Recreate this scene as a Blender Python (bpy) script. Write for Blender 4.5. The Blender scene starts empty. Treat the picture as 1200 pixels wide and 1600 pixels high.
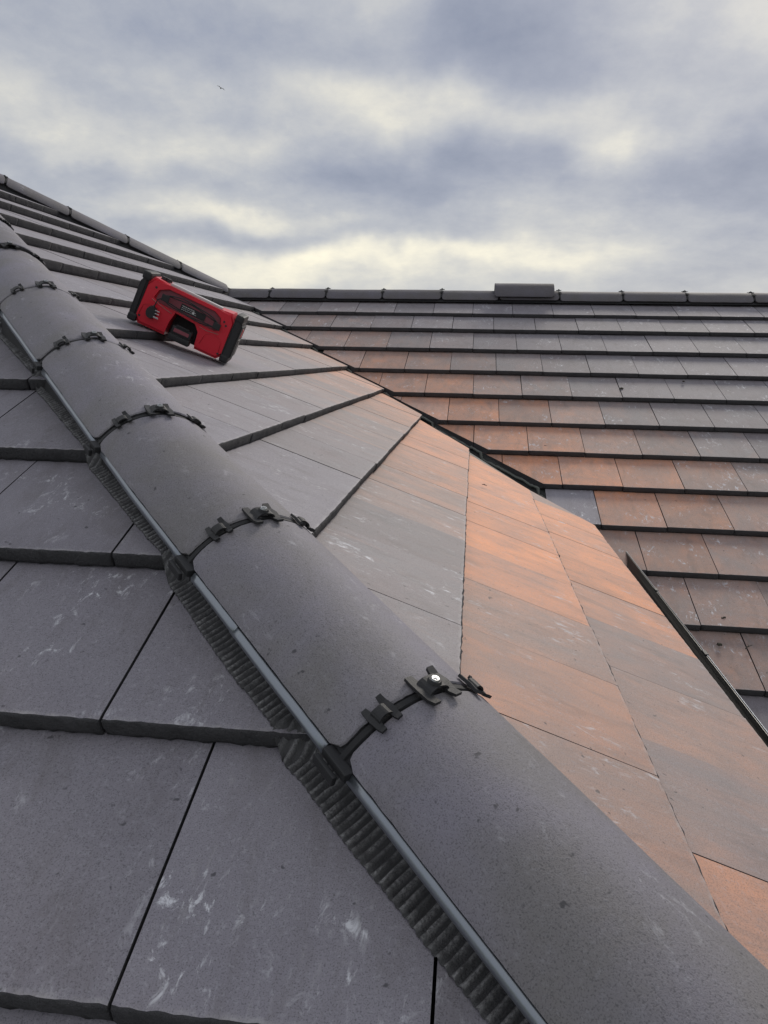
import bpy, bmesh, math, random
import numpy as np
from mathutils import Vector, Matrix
from mathutils import noise as mnoise
random.seed(7)
S = bpy.context.scene
COL = S.collection

# ------------------------------------------------------------------ camera
CP = Vector((1.36865, -2.29719, -0.137464))
YAW, PITCH, ROLL, FPX = -0.115398, -0.20576, 0.018917, 1167.55
def cam_axes():
    sz, cz = math.sin(YAW), math.cos(YAW); sx, cx = math.sin(PITCH), math.cos(PITCH)
    F0 = Vector((sz, cz, 0)); R0 = Vector((cz, -sz, 0)); U0 = Vector((0, 0, 1))
    F = F0*cx + U0*sx; U = U0*cx - F0*sx
    sr, cr = math.sin(ROLL), math.cos(ROLL)
    return R0*cr + U*sr, U*cr - R0*sr, F
cR, cU, cF = cam_axes()
cd = bpy.data.cameras.new('camera'); cam = bpy.data.objects.new('camera', cd); COL.objects.link(cam)
cam.matrix_world = Matrix(((cR.x, cU.x, -cF.x, CP.x), (cR.y, cU.y, -cF.y, CP.y), (cR.z, cU.z, -cF.z, CP.z), (0, 0, 0, 1)))
cd.sensor_fit = 'VERTICAL'; cd.sensor_height = 36.0; cd.lens = FPX/1600*36.0
cd.clip_start = 0.02; cd.clip_end = 3000
S.camera = cam
S.view_settings.view_transform = 'Standard'; S.view_settings.look = 'None'
S.view_settings.exposure = 0.14; S.view_settings.gamma = 1.0

# ------------------------------------------------------------------ world: overcast evening sky
SUN_EL, SUN_AZ = math.radians(34), math.radians(20)     # azimuth measured from +y towards +x
W = bpy.data.worlds.new('World'); S.world = W; W.use_nodes = True
nt = W.node_tree; nt.nodes.clear()
def N(tree, typ, **kw):
    n = tree.nodes.new(typ)
    for k, v in kw.items():
        if k.startswith('i_'): n.inputs[k[2:].replace('_', ' ')].default_value = v
        else: setattr(n, k, v)
    return n
def LK(tree, a, b): tree.links.new(a, b)
def MATH(tree, op, a, b=None, c=None, clamp=False):
    n = tree.nodes.new('ShaderNodeMath'); n.operation = op; n.use_clamp = clamp
    for i, v in enumerate((a, b, c)):
        if v is None: continue
        if isinstance(v, (int, float)): n.inputs[i].default_value = v
        else: tree.links.new(v, n.inputs[i])
    return n.outputs[0]
def MIX(tree, fac, a, b, blend='MIX'):
    n = tree.nodes.new('ShaderNodeMix'); n.data_type = 'RGBA'; n.blend_type = blend; n.clamp_factor = True
    for s, v in ((0, fac), (6, a), (7, b)):
        if isinstance(v, (int, float)): n.inputs[s].default_value = v
        elif isinstance(v, (tuple, list)): n.inputs[s].default_value = (*v, 1) if len(v) == 3 else v
        else: tree.links.new(v, n.inputs[s])
    return n.outputs[2]
def RAMP(tree, fac, stops):
    n = tree.nodes.new('ShaderNodeValToRGB'); cr = n.color_ramp
    while len(cr.elements) < len(stops): cr.elements.new(0.5)
    for e, (p, c) in zip(cr.elements, stops):
        e.position = p; e.color = (c, c, c, 1) if isinstance(c, (int, float)) else (*c, 1)
    tree.links.new(fac, n.inputs[0]); return n.outputs[0]
def NOISE(tree, vec, scale, detail=3, rough=0.5, dist=0.0, lac=2.0):
    n = tree.nodes.new('ShaderNodeTexNoise'); n.inputs['Scale'].default_value = scale
    n.inputs['Detail'].default_value = detail; n.inputs['Roughness'].default_value = rough
    n.inputs['Distortion'].default_value = dist; n.inputs['Lacunarity'].default_value = lac
    tree.links.new(vec, n.inputs['Vector']); return n.outputs['Fac']

geo = N(nt, 'ShaderNodeTexCoord')
sep = N(nt, 'ShaderNodeSeparateXYZ'); LK(nt, geo.outputs['Generated'], sep.inputs[0])
zc = MATH(nt, 'MAXIMUM', sep.outputs[2], 0.0)
zz = MATH(nt, 'ADD', zc, 0.34)
cmb = N(nt, 'ShaderNodeCombineXYZ')
LK(nt, MATH(nt, 'DIVIDE', sep.outputs[0], zz), cmb.inputs[0])
LK(nt, MATH(nt, 'DIVIDE', sep.outputs[1], zz), cmb.inputs[1])
n1 = NOISE(nt, cmb.outputs[0], 1.35, 9, 0.62, 0.12)
n2 = NOISE(nt, cmb.outputs[0], 0.62, 3, 0.5, 0.5)
n3 = NOISE(nt, cmb.outputs[0], 4.2, 9, 0.66, 0.1)
# wobble the direction before measuring distances to the large cloud masses
wob = N(nt, 'ShaderNodeTexNoise'); wob.inputs['Scale'].default_value = 7.0; wob.inputs['Detail'].default_value = 4
LK(nt, geo.outputs['Generated'], wob.inputs['Vector'])
wv = N(nt, 'ShaderNodeVectorMath', operation='MULTIPLY_ADD'); LK(nt, wob.outputs['Color'], wv.inputs[0])
wv.inputs[1].default_value = (0.16, 0.16, 0.10)
LK(nt, geo.outputs['Generated'], wv.inputs[2])
wv2 = N(nt, 'ShaderNodeVectorMath', operation='SUBTRACT'); LK(nt, wv.outputs[0], wv2.inputs[0]); wv2.inputs[1].default_value = (0.08, 0.08, 0.05)
def blob(d, sx, sz, amp):
    s = N(nt, 'ShaderNodeVectorMath', operation='SUBTRACT'); LK(nt, wv2.outputs[0], s.inputs[0]); s.inputs[1].default_value = d
    m = N(nt, 'ShaderNodeVectorMath', operation='MULTIPLY'); LK(nt, s.outputs[0], m.inputs[0]); m.inputs[1].default_value = (1/sx, 1/0.35, 1/sz)
    l = N(nt, 'ShaderNodeVectorMath', operation='DOT_PRODUCT'); LK(nt, m.outputs[0], l.inputs[0]); LK(nt, m.outputs[0], l.inputs[1])
    e = MATH(nt, 'EXPONENT', MATH(nt, 'MULTIPLY', l.outputs['Value'], -1.0))
    return MATH(nt, 'MULTIPLY', e, amp)
def pxdir(x, y):
    d = cF + cR*((x-600)/FPX) - cU*((y-800)/FPX); d.normalize(); return tuple(d)
BL = [((800, 60), .13, .06, -.30), ((700, 275), .16, .045, -.26), ((330, 372), .20, .022, -.22), ((1190, 255), .09, .05, -.30),
      ((120, 240), .13, .030, -.16), ((430, 60), .16, .04, -.10), ((1050, 400), .20, .02, -.12),
      ((20, 155), .07, .035, .26), ((250, 235), .12, .022, .24), ((600, 172), .14, .028, .24), ((900, 180), .14, .03, .16), ((985, 240), .06, .022, .26),
      ((390, 340), .10, .016, .30), ((640, 400), .30, .015, .36), ((430, 425), .16, .018, .30), ((1180, 20), .08, .04, .16), ((480, 235), .12, .02, .10)]
acc = None
for (px, py), sx, sz, amp in BL:
    b = blob(pxdir(px, py), sx, sz, amp)
    acc = b if acc is None else MATH(nt, 'ADD', acc, b)
base = MATH(nt, 'ADD', MATH(nt, 'MULTIPLY', n1, 1.05), MATH(nt, 'MULTIPLY', n2, 0.55))
base = MATH(nt, 'ADD', base, MATH(nt, 'MULTIPLY', n3, 0.50))
fac = MATH(nt, 'ADD', MATH(nt, 'SUBTRACT', base, 0.55), MATH(nt, 'MULTIPLY', acc, 1.25))
cloud = RAMP(nt, fac, [(0.0, (.205, .24, .33)), (0.27, (.31, .34, .42)), (0.47, (.43, .45, .495)), (0.66, (.58, .58, .565)), (1.0, (.96, .90, .72))])
# brighter ring low on the horizon
hz = MATH(nt, 'POWER', MATH(nt, 'SUBTRACT', 1.0, zc), 16.0)
cloud = MIX(nt, MATH(nt, 'MULTIPLY', hz, 0.55), cloud, (.74, .72, .62))
sky = N(nt, 'ShaderNodeTexSky', sky_type='NISHITA', sun_disc=False, sun_elevation=SUN_EL, sun_rotation=SUN_AZ, dust_density=2.0)
cl10 = N(nt, 'ShaderNodeVectorMath', operation='SCALE'); LK(nt, cloud, cl10.inputs[0]); cl10.inputs['Scale'].default_value = 10.0
skymix = MIX(nt, 0.96, sky.outputs[0], cl10.outputs[0])
bg = N(nt, 'ShaderNodeBackground'); bg.inputs['Strength'].default_value = 0.1
LK(nt, skymix, bg.inputs[0])
wo = N(nt, 'ShaderNodeOutputWorld'); LK(nt, bg.outputs[0], wo.inputs[0])

sl = bpy.data.lights.new('sun', 'SUN'); sun = bpy.data.objects.new('sun', sl); COL.objects.link(sun)
sl.energy = 1.5; sl.angle = math.radians(16); sl.color = (1.0, 0.93, 0.84)
sd = Vector((math.sin(SUN_AZ)*math.cos(SUN_EL), math.cos(SUN_AZ)*math.cos(SUN_EL), math.sin(SUN_EL)))
sun.rotation_euler = sd.to_track_quat('Z', 'Y').to_euler()

# ------------------------------------------------------------------ roof geometry (metres)
P_ = 0.4357255; T = math.tan(P_); G = 0.345; GC = G*math.cos(P_)
ZR, YR = 0.389288, 4.384435
OB, OA, OC = 0.120142, 0.131427, 0.062513
W_T = 0.3223
DROP = 0.033
DEL = math.atan(DROP/G)
HD = Vector((-1, 1, T)).normalized(); HL = Vector((1, 1, 0)).normalized(); HU = Vector((0.221111, -0.221111, 0.949854))
HD = (HD + HL*0.0051).normalized()
VS = ZR/T*-1 + YR                                   # x + y on the valley line
EAVE_X = 2.02
B_OFF = {-2: (-.01, 0), -1: (.013, 0), 0: (.016, 0), 1: (.025, 0), 2: (.017, 0), 3: (-.002, 0), 4: (-.008, -.003), 5: (-.006, -.009), 6: (.014, -.026)}
C_OFF = {1: 0, 2: .03, 3: .01, 4: -.003, 5: -.008, 6: -.018, 7: -.01, 8: -.003, 9: -.006}
A_OFF = {1: -.015, 2: 0, 3: .006, 4: -.002}

# ------------------------------------------------------------------ helpers
def tag(o, label=None, cat=None, group=None, kind=None):
    if label: o['label'] = label
    if cat: o['category'] = cat
    if group: o['group'] = group
    if kind: o['kind'] = kind
    return o
def empty(name, loc=(0, 0, 0), mat=None):
    o = bpy.data.objects.new(name, None); COL.objects.link(o); o.empty_display_size = .05
    o.matrix_world = mat if mat is not None else Matrix.Translation(loc)
    o['_m'] = 0
    del o['_m']
    return o
WM = {}
def link(name, me, mats=(), M=Matrix.Identity(4), parent=None):
    """link a mesh; M is its world matrix"""
    for m in mats: me.materials.append(m)
    o = bpy.data.objects.new(name, me); COL.objects.link(o)
    if parent is not None:
        o.parent = parent
        o.matrix_local = world_of(parent).inverted() @ M
    else:
        o.matrix_local = M
    WM[o.name] = M.copy()
    return o
def world_of(o):
    if o.name in WM: return WM[o.name]
    return o.matrix_local.copy() if o.parent is None else world_of(o.parent) @ o.matrix_local
def mesh(verts, faces, name='m', smooth=False, matidx=None):
    me = bpy.data.meshes.new(name); me.from_pydata([tuple(v) for v in verts], [], faces); me.update()
    if smooth: me.polygons.foreach_set('use_smooth', [True]*len(me.polygons))
    if matidx: me.polygons.foreach_set('material_index', matidx)
    return me
def bm_mesh(bm, name='m', smooth=False):
    me = bpy.data.meshes.new(name); bmesh.ops.recalc_face_normals(bm, faces=bm.faces); bm.to_mesh(me); bm.free()
    if smooth: me.polygons.foreach_set('use_smooth', [True]*len(me.polygons))
    return me
def autosmooth(me, ang=35):
    me.polygons.foreach_set('use_smooth', [True]*len(me.polygons))
    bm = bmesh.new(); bm.from_mesh(me)
    for e in bm.edges:
        if len(e.link_faces) == 2 and e.calc_face_angle(0) > math.radians(ang): e.smooth = False
    bm.to_mesh(me); bm.free()
def frame(o, x, y, z):
    return Matrix(((x.x, y.x, z.x, o.x), (x.y, y.y, z.y, o.y), (x.z, y.z, z.z, o.z), (0, 0, 0, 1)))
def add_box(bm, c, s, bev=0.0, rot=None):
    r = bmesh.ops.create_cube(bm, size=1.0); vs = r['verts']
    for v in vs:
        v.co = Vector((v.co.x*s[0], v.co.y*s[1], v.co.z*s[2]))
        if rot is not None: v.co = rot @ v.co
        v.co += Vector(c)
    if bev > 0:
        es = list({e for v in vs for e in v.link_edges})
        bmesh.ops.bevel(bm, geom=es, offset=bev, segments=2, affect='EDGES', profile=0.6)
def add_tube(bm, pts, r, seg=8, cap=True):
    pts = [Vector(p) for p in pts]; rings = []
    n = len(pts); ref = Vector((0.13, 0.31, 0.94))
    for i, p in enumerate(pts):
        t = (pts[min(i+1, n-1)] - pts[max(i-1, 0)]).normalized()
        a = t.cross(ref)
        if a.length < .1: a = t.cross(Vector((1, 0, 0)))
        a.normalize(); b = t.cross(a)
        rr = r[i] if isinstance(r, (list, tuple)) else r
        rings.append([bm.verts.new(p + a*math.cos(2*math.pi*k/seg)*rr + b*math.sin(2*math.pi*k/seg)*rr) for k in range(seg)])
    for i in range(n-1):
        for k in range(seg):
            bm.faces.new((rings[i][k], rings[i][(k+1) % seg], rings[i+1][(k+1) % seg], rings[i+1][k]))
    if cap:
        bm.faces.new(rings[0][::-1]); bm.faces.new(rings[-1])
def add_prism(bm, poly, y0, y1, axis='y'):
    """extrude an x/z outline along y"""
    f = [bm.verts.new((x, y0, z)) for x, z in poly]; b = [bm.verts.new((x, y1, z)) for x, z in poly]
    n = len(poly)
    bm.faces.new(f); bm.faces.new(b[::-1])
    for i in range(n): bm.faces.new((f[(i+1) % n], f[i], b[i], b[(i+1) % n]))

# ------------------------------------------------------------------ materials
def newmat(name):
    m = bpy.data.materials.new(name); m.use_nodes = True; t = m.node_tree; t.nodes.clear()
    out = N(t, 'ShaderNodeOutputMaterial'); b = N(t, 'ShaderNodeBsdfPrincipled'); LK(t, b.outputs[0], out.inputs[0])
    return m, t, b
def simple(name, col, rough=.5, metal=0.0, spec=.5, bump=0.0, bscale=400, var=0.0, bdist=.002, rib_highlight=None):
    m, t, b = newmat(name)
    b.inputs['Roughness'].default_value = rough; b.inputs['Metallic'].default_value = metal
    b.inputs['Specular IOR Level'].default_value = spec
    tc = N(t, 'ShaderNodeTexCoord')
    if var > 0:
        nz = NOISE(t, tc.outputs['Object'], bscale*.12, 4, .6)
        LK(t, MIX(t, MATH(t, 'MULTIPLY', nz, var), col, tuple(min(1, c*2.2+.03) for c in col)), b.inputs['Base Color'])
        LK(t, MATH(t, 'ADD', MATH(t, 'MULTIPLY', nz, .25), rough-.12), b.inputs['Roughness'])
    else: b.inputs['Base Color'].default_value = (*col, 1)
    if rib_highlight:
        at = N(t, 'ShaderNodeAttribute', attribute_name='rib_highlight'); src = b.inputs['Base Color'].links[0].from_socket
        LK(t, MIX(t, MATH(t, 'MULTIPLY', at.outputs['Fac'], RAMP(t, NOISE(t, tc.outputs['Object'], 260, 3, .7), [(.38, .15), (.62, 1.0)])), src, rib_highlight), b.inputs['Base Color'])
    if bump > 0:
        nb = NOISE(t, tc.outputs['Object'], bscale, 4, .65)
        bp = N(t, 'ShaderNodeBump'); bp.inputs['Strength'].default_value = bump; bp.inputs['Distance'].default_value = bdist
        LK(t, nb, bp.inputs['Height']); LK(t, bp.outputs[0], b.inputs['Normal'])
    return m
def tile_top(name, streak, mott=False):
    """concrete face; object colour r = share of orange mixed in, g = lightness, b = amount of chalk scuffs"""
    m, t, b = newmat(name)
    tc = N(t, 'ShaderNodeTexCoord'); oi = N(t, 'ShaderNodeObjectInfo')
    sc = N(t, 'ShaderNodeSeparateColor'); LK(t, oi.outputs['Color'], sc.inputs[0])
    off = N(t, 'ShaderNodeVectorMath', operation='SCALE'); off.inputs[0].default_value = (13.7, 7.3, 5.1)
    LK(t, oi.outputs['Random'], off.inputs['Scale'])
    ad = N(t, 'ShaderNodeVectorMath', operation='ADD'); LK(t, tc.outputs['Object'], ad.inputs[0]); LK(t, off.outputs[0], ad.inputs[1])
    co = ad.outputs[0]
    rot2 = N(t, 'ShaderNodeMapping'); LK(t, co, rot2.inputs['Vector']); rot2.inputs['Rotation'].default_value = (0, 0, -.35); rot2.inputs['Scale'].default_value = (1, .50, 1)
    def stretch(v):
        n = N(t, 'ShaderNodeVectorMath', operation='MULTIPLY'); LK(t, co, n.inputs[0]); n.inputs[1].default_value = v; return n.outputs[0]
    rotm = N(t, 'ShaderNodeMapping'); LK(t, co, rotm.inputs['Vector']); rotm.inputs['Rotation'].default_value = (0, 0, .45); rotm.inputs['Scale'].default_value = (1, .25, 1)
    st = stretch((1, .27 if streak else .6, 1))
    nA = NOISE(t, st, 8 if streak else 6, 6, .66, .9)          # bands of the orange mix
    nB = NOISE(t, co, 5, 4, .6, .3)
    nF = NOISE(t, co, 520, 2, .6)                               # grain
    nG = NOISE(t, co, 150, 4, .75)
    nC = NOISE(t, rot2.outputs[0], 46, 8, .74, .6)         # chalky scuffs, smeared down the slope
    nD = NOISE(t, co, 7.5, 4, .6)
    nS = NOISE(t, rotm.outputs[0], 120, 3, .6)
    # orange mixed into the grey
    kk = .72 if streak else .62
    bl = MATH(t, 'ADD', MATH(t, 'MULTIPLY', nA, 1.7*kk), MATH(t, 'MULTIPLY', nB, 1.0*kk))
    bl = MATH(t, 'ADD', MATH(t, 'SUBTRACT', bl, 1.35*kk), MATH(t, 'MULTIPLY', MATH(t, 'SUBTRACT', sc.outputs[0], .5), 2.3))
    bl = MATH(t, 'MULTIPLY', MATH(t, 'ADD', bl, .5, clamp=True), MATH(t, 'MINIMUM', MATH(t, 'MULTIPLY', sc.outputs[0], 4.0), 1.0))
    grey = MIX(t, nB, (.210, .196, .228), (.298, .282, .316)) if not mott else MIX(t, RAMP(t, nB, [(.36, 0.0), (.66, 1.0)]), (.205, .193, .197), (.240, .226, .268))
    grn = MIX(t, RAMP(t, nB, [(.35, 0.0), (.65, 1.0)]), (.33, .25, .222), (.29, .262, .245))
    grey = MIX(t, MATH(t, 'MULTIPLY', sc.outputs[0], 1.8, clamp=True), grey, grn)
    orange = MIX(t, RAMP(t, MATH(t, 'ADD', MATH(t, 'MULTIPLY', nA, .35), MATH(t, 'MULTIPLY', nB, .65)), [(.3, 0.0), (.66, 1.0)]), (.50, .265, .19), (.95, .375, .165))
    orange = MIX(t, MATH(t, 'MULTIPLY', MATH(t, 'SUBTRACT', 1.0, sc.outputs[0]), .9), orange, (.35, .245, .22))
    col = MIX(t, bl, grey, orange)
    # grain: dark and light grit
    col = MIX(t, MATH(t, 'MULTIPLY', RAMP(t, nF, [(.32, 1.0), (.48, 0.0)]), .55), col, (.05, .05, .055))
    col = MIX(t, MATH(t, 'MULTIPLY', RAMP(t, nG, [(.53, 0.0), (.72, 1.0)]), .22 if mott else .40), col, (.44, .44, .48))
    # pits
    nP = NOISE(t, co, 60, 2, .5)
    col = MIX(t, MATH(t, 'MULTIPLY', RAMP(t, nP, [(.24, 1.0), (.29, 0.0)]), .7), col, (.04, .04, .045))
    # chalk
    ch = MATH(t, 'MULTIPLY', RAMP(t, nC, [(.55, 0.0), (.66, 1.0)]), RAMP(t, nD, [(.50, 0.0), (.64, 1.0)]))
    ch = MATH(t, 'MULTIPLY', MATH(t, 'MULTIPLY', ch, sc.outputs[2]), 1.5, clamp=True)
    col = MIX(t, ch, col, (.62, .62, .66))
    fs = MATH(t, 'MULTIPLY', RAMP(t, nS, [(.60, 0.0), (.80, 1.0)]), MATH(t, 'MULTIPLY', sc.outputs[2], .30))
    col = MIX(t, fs, col, (.42, .41, .42))
    if not mott:
        sy = N(t, 'ShaderNodeSeparateXYZ'); LK(t, tc.outputs['Object'], sy.inputs[0])
        ed = MATH(t, 'SUBTRACT', MATH(t, 'ADD', .0075, MATH(t, 'MULTIPLY', nG, .006)), MATH(t, 'ABSOLUTE', sy.outputs[1]))
        ed = MATH(t, 'MULTIPLY', MATH(t, 'MULTIPLY', ed, 140, clamp=True), MATH(t, 'MULTIPLY', RAMP(t, NOISE(t, co, 45, 4, .7), [(.40, 0.0), (.62, 1.0)]), .55))
        col = MIX(t, ed, col, (.46, .44, .44))
        dk = MATH(t, 'MULTIPLY', RAMP(t, NOISE(t, stretch((1, .35, 1)), 17, 6, .7, .5), [(.50, 0.0), (.68, 1.0)]), .30)
        col = MIX(t, dk, col, (.12, .105, .10))
    li = N(t, 'ShaderNodeVectorMath', operation='SCALE'); LK(t, col, li.inputs[0])
    LK(t, MATH(t, 'MULTIPLY', sc.outputs[1], 2.0), li.inputs['Scale'])
    LK(t, li.outputs[0], b.inputs['Base Color'])
    LK(t, MATH(t, 'ADD', MATH(t, 'MULTIPLY', nG, .25), .55), b.inputs['Roughness'])
    b.inputs['Specular IOR Level'].default_value = .6 if streak else .32
    hh = MATH(t, 'ADD', MATH(t, 'MULTIPLY', nF, .5), MATH(t, 'MULTIPLY', nG, .9))
    hh = MATH(t, 'ADD', hh, MATH(t, 'MULTIPLY', nA, .8))
    bp = N(t, 'ShaderNodeBump'); bp.inputs['Strength'].default_value = .5; bp.inputs['Distance'].default_value = .0018
    LK(t, hh, bp.inputs['Height']); LK(t, bp.outputs[0], b.inputs['Normal'])
    return m
M_TOP = tile_top('concrete_tile_face', False)
M_TOPS = tile_top('orange_grey_tile_face', True)
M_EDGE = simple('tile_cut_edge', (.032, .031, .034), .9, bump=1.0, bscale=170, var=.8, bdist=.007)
M_HIP = tile_top('hip_tile_concrete', False, True)
M_BLACK = simple('black_plastic', (.018, .018, .02), .58, bump=.25, bscale=500)
M_RUB = simple('black_rubber_seal', (.016, .016, .018), .7, bump=.6, bscale=300)
M_ROLL = simple('highlit_ridge_roll', (.030, .029, .031), .5, spec=.7, bump=.9, bscale=420, var=.6, rib_highlight=(.30, .295, .30))  # pale rib tops stand in for highlights on the black roll
M_METAL = simple('galvanised_strip', (.30, .325, .36), .36, metal=.8, bump=.12, bscale=60)
M_SCREW = simple('screw_steel', (.40, .41, .42), .35, metal=.7)
M_DECK = simple('underlay', (.02, .02, .022), .9)
M_GUT = simple('black_gutter', (.012, .013, .013), .35, spec=.5)
M_VAL = simple('valley_trough', (.02, .022, .021), .6, bump=.5, bscale=80)
M_MORT = simple('valley_mortar', (.10, .105, .095), .9, bump=1, bscale=150, var=.5)
M_RED = simple('red_case', (.62, .010, .028), .38, spec=.5, bump=.1, bscale=300, var=.12)
M_DRED = simple('dull_red_panel', (.26, .065, .085), .55)
M_GREYP = simple('grey_plastic', (.52, .50, .50), .45)
M_CHROME = simple('pin_metal', (.8, .8, .8), .2, metal=1)
M_WHITE = simple('print_white', (.7, .7, .7), .6)
M_MOSS = simple('dry_moss', (.045, .04, .03), .95, bump=1, bscale=300, var=.5)
M_WALL = simple('render_wall', (.45, .42, .38), .9, bump=.5, bscale=40)
M_BIRD = simple('dark_feathers', (.13, .13, .135), .8)

# ------------------------------------------------------------------ one flat tile
def tile_mesh(w, length, nu, clips=(), rough=1.0, seed=0, drop=0.032, bothends=False):
    """local frame: x along the course, y up the slope, z out of the tile face; y = 0 is the visible butt"""
    rnd = random.Random(seed)
    sx = rnd.random()*50
    bm = bmesh.new()
    us = [w*i/nu for i in range(nu+1)]
    def nz(u, k, s): return (mnoise.noise(Vector((u*60+sx, k*7.1, seed*.37))) + .6*mnoise.noise(Vector((u*190+sx, k*3.3, 2.2))))*s*rough
    prof = []          # (y, z) rows, from back bottom, over the top, down the butt
    rows = []
    R = [('y', length, -drop), ('t', length, 0), ('t', .10, 0), ('t', .012, 0), ('a', .0022, 0), ('f', -.0002, -.0022), ('f', -.0005, -drop*.35), ('f', -.0005, -drop*.7), ('b', .001, -drop)]
    for j, (kind, y, z) in enumerate(R):
        row = []
        for i, u in enumerate(us):
            yy, zz = y, z
            if kind == 'a': yy += abs(nz(u, 1, .0016)); zz -= abs(nz(u, 2, .0008))
            if kind == 'f': yy += nz(u, 3+j, .0016); zz += nz(u, 13+j, .0012)
            if kind == 'b': yy += abs(nz(u, 5, .002)); zz += abs(nz(u, 6, .0022))
            row.append(bm.verts.new((u, yy, zz)))
        rows.append(row)
    for j in range(len(rows)-1):
        for i in range(nu):
            f = bm.faces.new((rows[j][i], rows[j][i+1], rows[j+1][i+1], rows[j+1][i]))
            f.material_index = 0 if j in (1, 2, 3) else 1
            f.smooth = True if j >= 4 else False
    for i in range(nu):                                # underside
        f = bm.faces.new((rows[0][i+1], rows[0][i], rows[-1][i], rows[-1][i+1])); f.material_index = 1
    for ci in (0, nu):
        loop = [r[ci] for r in rows]
        if ci == 0: loop = loop[::-1]
        try:
            f = bm.faces.new(loop); f.material_index = 1
        except ValueError: pass
    bmesh.ops.recalc_face_normals(bm, faces=bm.faces)
    for co, no in clips:                               # keep the side the normal points away from
        g = bm.verts[:] + bm.edges[:] + bm.faces[:]
        r = bmesh.ops.bisect_plane(bm, geom=g, plane_co=co, plane_no=no, clear_outer=True)
        cut = [e for e in r['geom_cut'] if isinstance(e, bmesh.types.BMEdge)]
        if cut:
            ff = bmesh.ops.holes_fill(bm, edges=cut, sides=0)['faces']
            for f in ff: f.material_index = 1
        if not bm.verts: break
    if len(bm.verts) < 4: bm.free(); return None
    me = bpy.data.meshes.new('tile'); bm.to_mesh(me); bm.free()
    return me
def inside_any(corners, planes):
    return all(any((c - co).dot(no) < 0 for c in corners) for co, no in planes)
def place_tile(name, origin, xdir, updir, w, length, nu, planes, parent, color, top, seed, jitter=.0012, rough=1.0, store=None, drop=.032):
    rnd = random.Random(seed*31+5)
    z = xdir.cross(updir).normalized()
    o = origin + z*rnd.uniform(-jitter, jitter*.5) + updir*rnd.uniform(-.0018, .0018)
    ang = rnd.uniform(-.0035, .0035)
    xd = (xdir*math.cos(ang) + updir*math.sin(ang)); ud = z.cross(xd)
    M = frame(o, xd, ud, z); Mi = M.inverted()
    cs = [M @ Vector(c) for c in ((0, 0, 0), (w, 0, 0), (0, length, 0), (w, length, 0))]
    if not inside_any(cs, planes): return None
    lp = []
    for co, no in planes:
        if any((c - co).dot(no) > -1e-4 for c in cs): lp.append((Mi @ co, (Mi.to_3x3() @ no).normalized()))
    me = tile_mesh(w, length, nu, lp, rough, seed, drop)
    if me is None or len(me.polygons) < 3: return None
    # drop crumbs too small to be a tile
    if sum(p.area for p in me.polygons if p.material_index == 0) < .0025: return None
    if store is not None:
        me.transform(M); store.append((me, color)); return None
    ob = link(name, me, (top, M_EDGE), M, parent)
    ob.color = (*color, 1)
    return ob

def vplane(p0, p1, keep):
    """vertical plane through two plan points; keep = a plan point on the side to keep"""
    d = Vector((p1[0]-p0[0], p1[1]-p0[1], 0)); n = Vector((d.y, -d.x, 0)).normalized()
    co = Vector((p0[0], p0[1], 0))
    if (Vector((keep[0], keep[1], 0)) - co).dot(n) > 0: n = -n
    return co, n
cp, sp_ = math.cos(P_-DEL), math.sin(P_-DEL)

def join_field(name, store, parent, top, color):
    if not store: return
    bm = bmesh.new()
    for me, c in store: bm.from_mesh(me); bpy.data.meshes.remove(me)
    me = bpy.data.meshes.new(name); bm.to_mesh(me); bm.free()
    o = link(name, me, (top, M_EDGE), Matrix.Identity(4), parent); o.color = (*color, 1); o['kind'] = 'stuff'
    return o
rnd = random.Random(3)
def frac_rand(a, b): return rnd.uniform(a, b)

# ---- slope A : grey hip-end slope at the lower left, courses run along x, falling towards -y
slopeA = tag(empty('roof_slope', (1.0, -2.0, -T*2.0)), 'grey concrete tiled roof slope filling the lower left below the near hip tiles', 'roof')
hipA = vplane((0, 0), (1, -1), (-1, -1)); hipA = (hipA[0] - hipA[1]*.018, hipA[1])
storeA = []
upA = Vector((0, cp, sp_)); xA = Vector((1, 0, 0))
phaseA = {0: .06, 1: .22, 2: .237, 3: .405, 4: .54, 5: .7, 6: .865}
cntA = 0
for k in range(-7, 7):
    y = -(OA + k*GC) + A_OFF.get(k, 0)
    if y > 2.5: continue
    ph = phaseA.get(k, .08 + k*.161)
    wA = .327
    j0 = math.floor((-2.6 - ph)/wA)
    xh = -y + .05
    x = ph + j0*wA
    while x < xh + .4:
        near = x > {0: -.5, 1: -.35, 2: -.2, 3: .0, 4: .2, 5: .35, 6: .6}.get(k, 9)
        c = (0.0, .5*frac_rand(.93, 1.08), frac_rand(.5, 1.2) if k >= 4 else frac_rand(.25, .8))
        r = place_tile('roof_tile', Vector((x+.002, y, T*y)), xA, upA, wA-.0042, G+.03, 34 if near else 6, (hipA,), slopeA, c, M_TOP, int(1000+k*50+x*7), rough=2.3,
                       store=None if near else storeA)
        if r: cntA += 1
        x += wA
join_field('tile_field', storeA, slopeA, M_TOP, (0, .5, .5))

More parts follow.
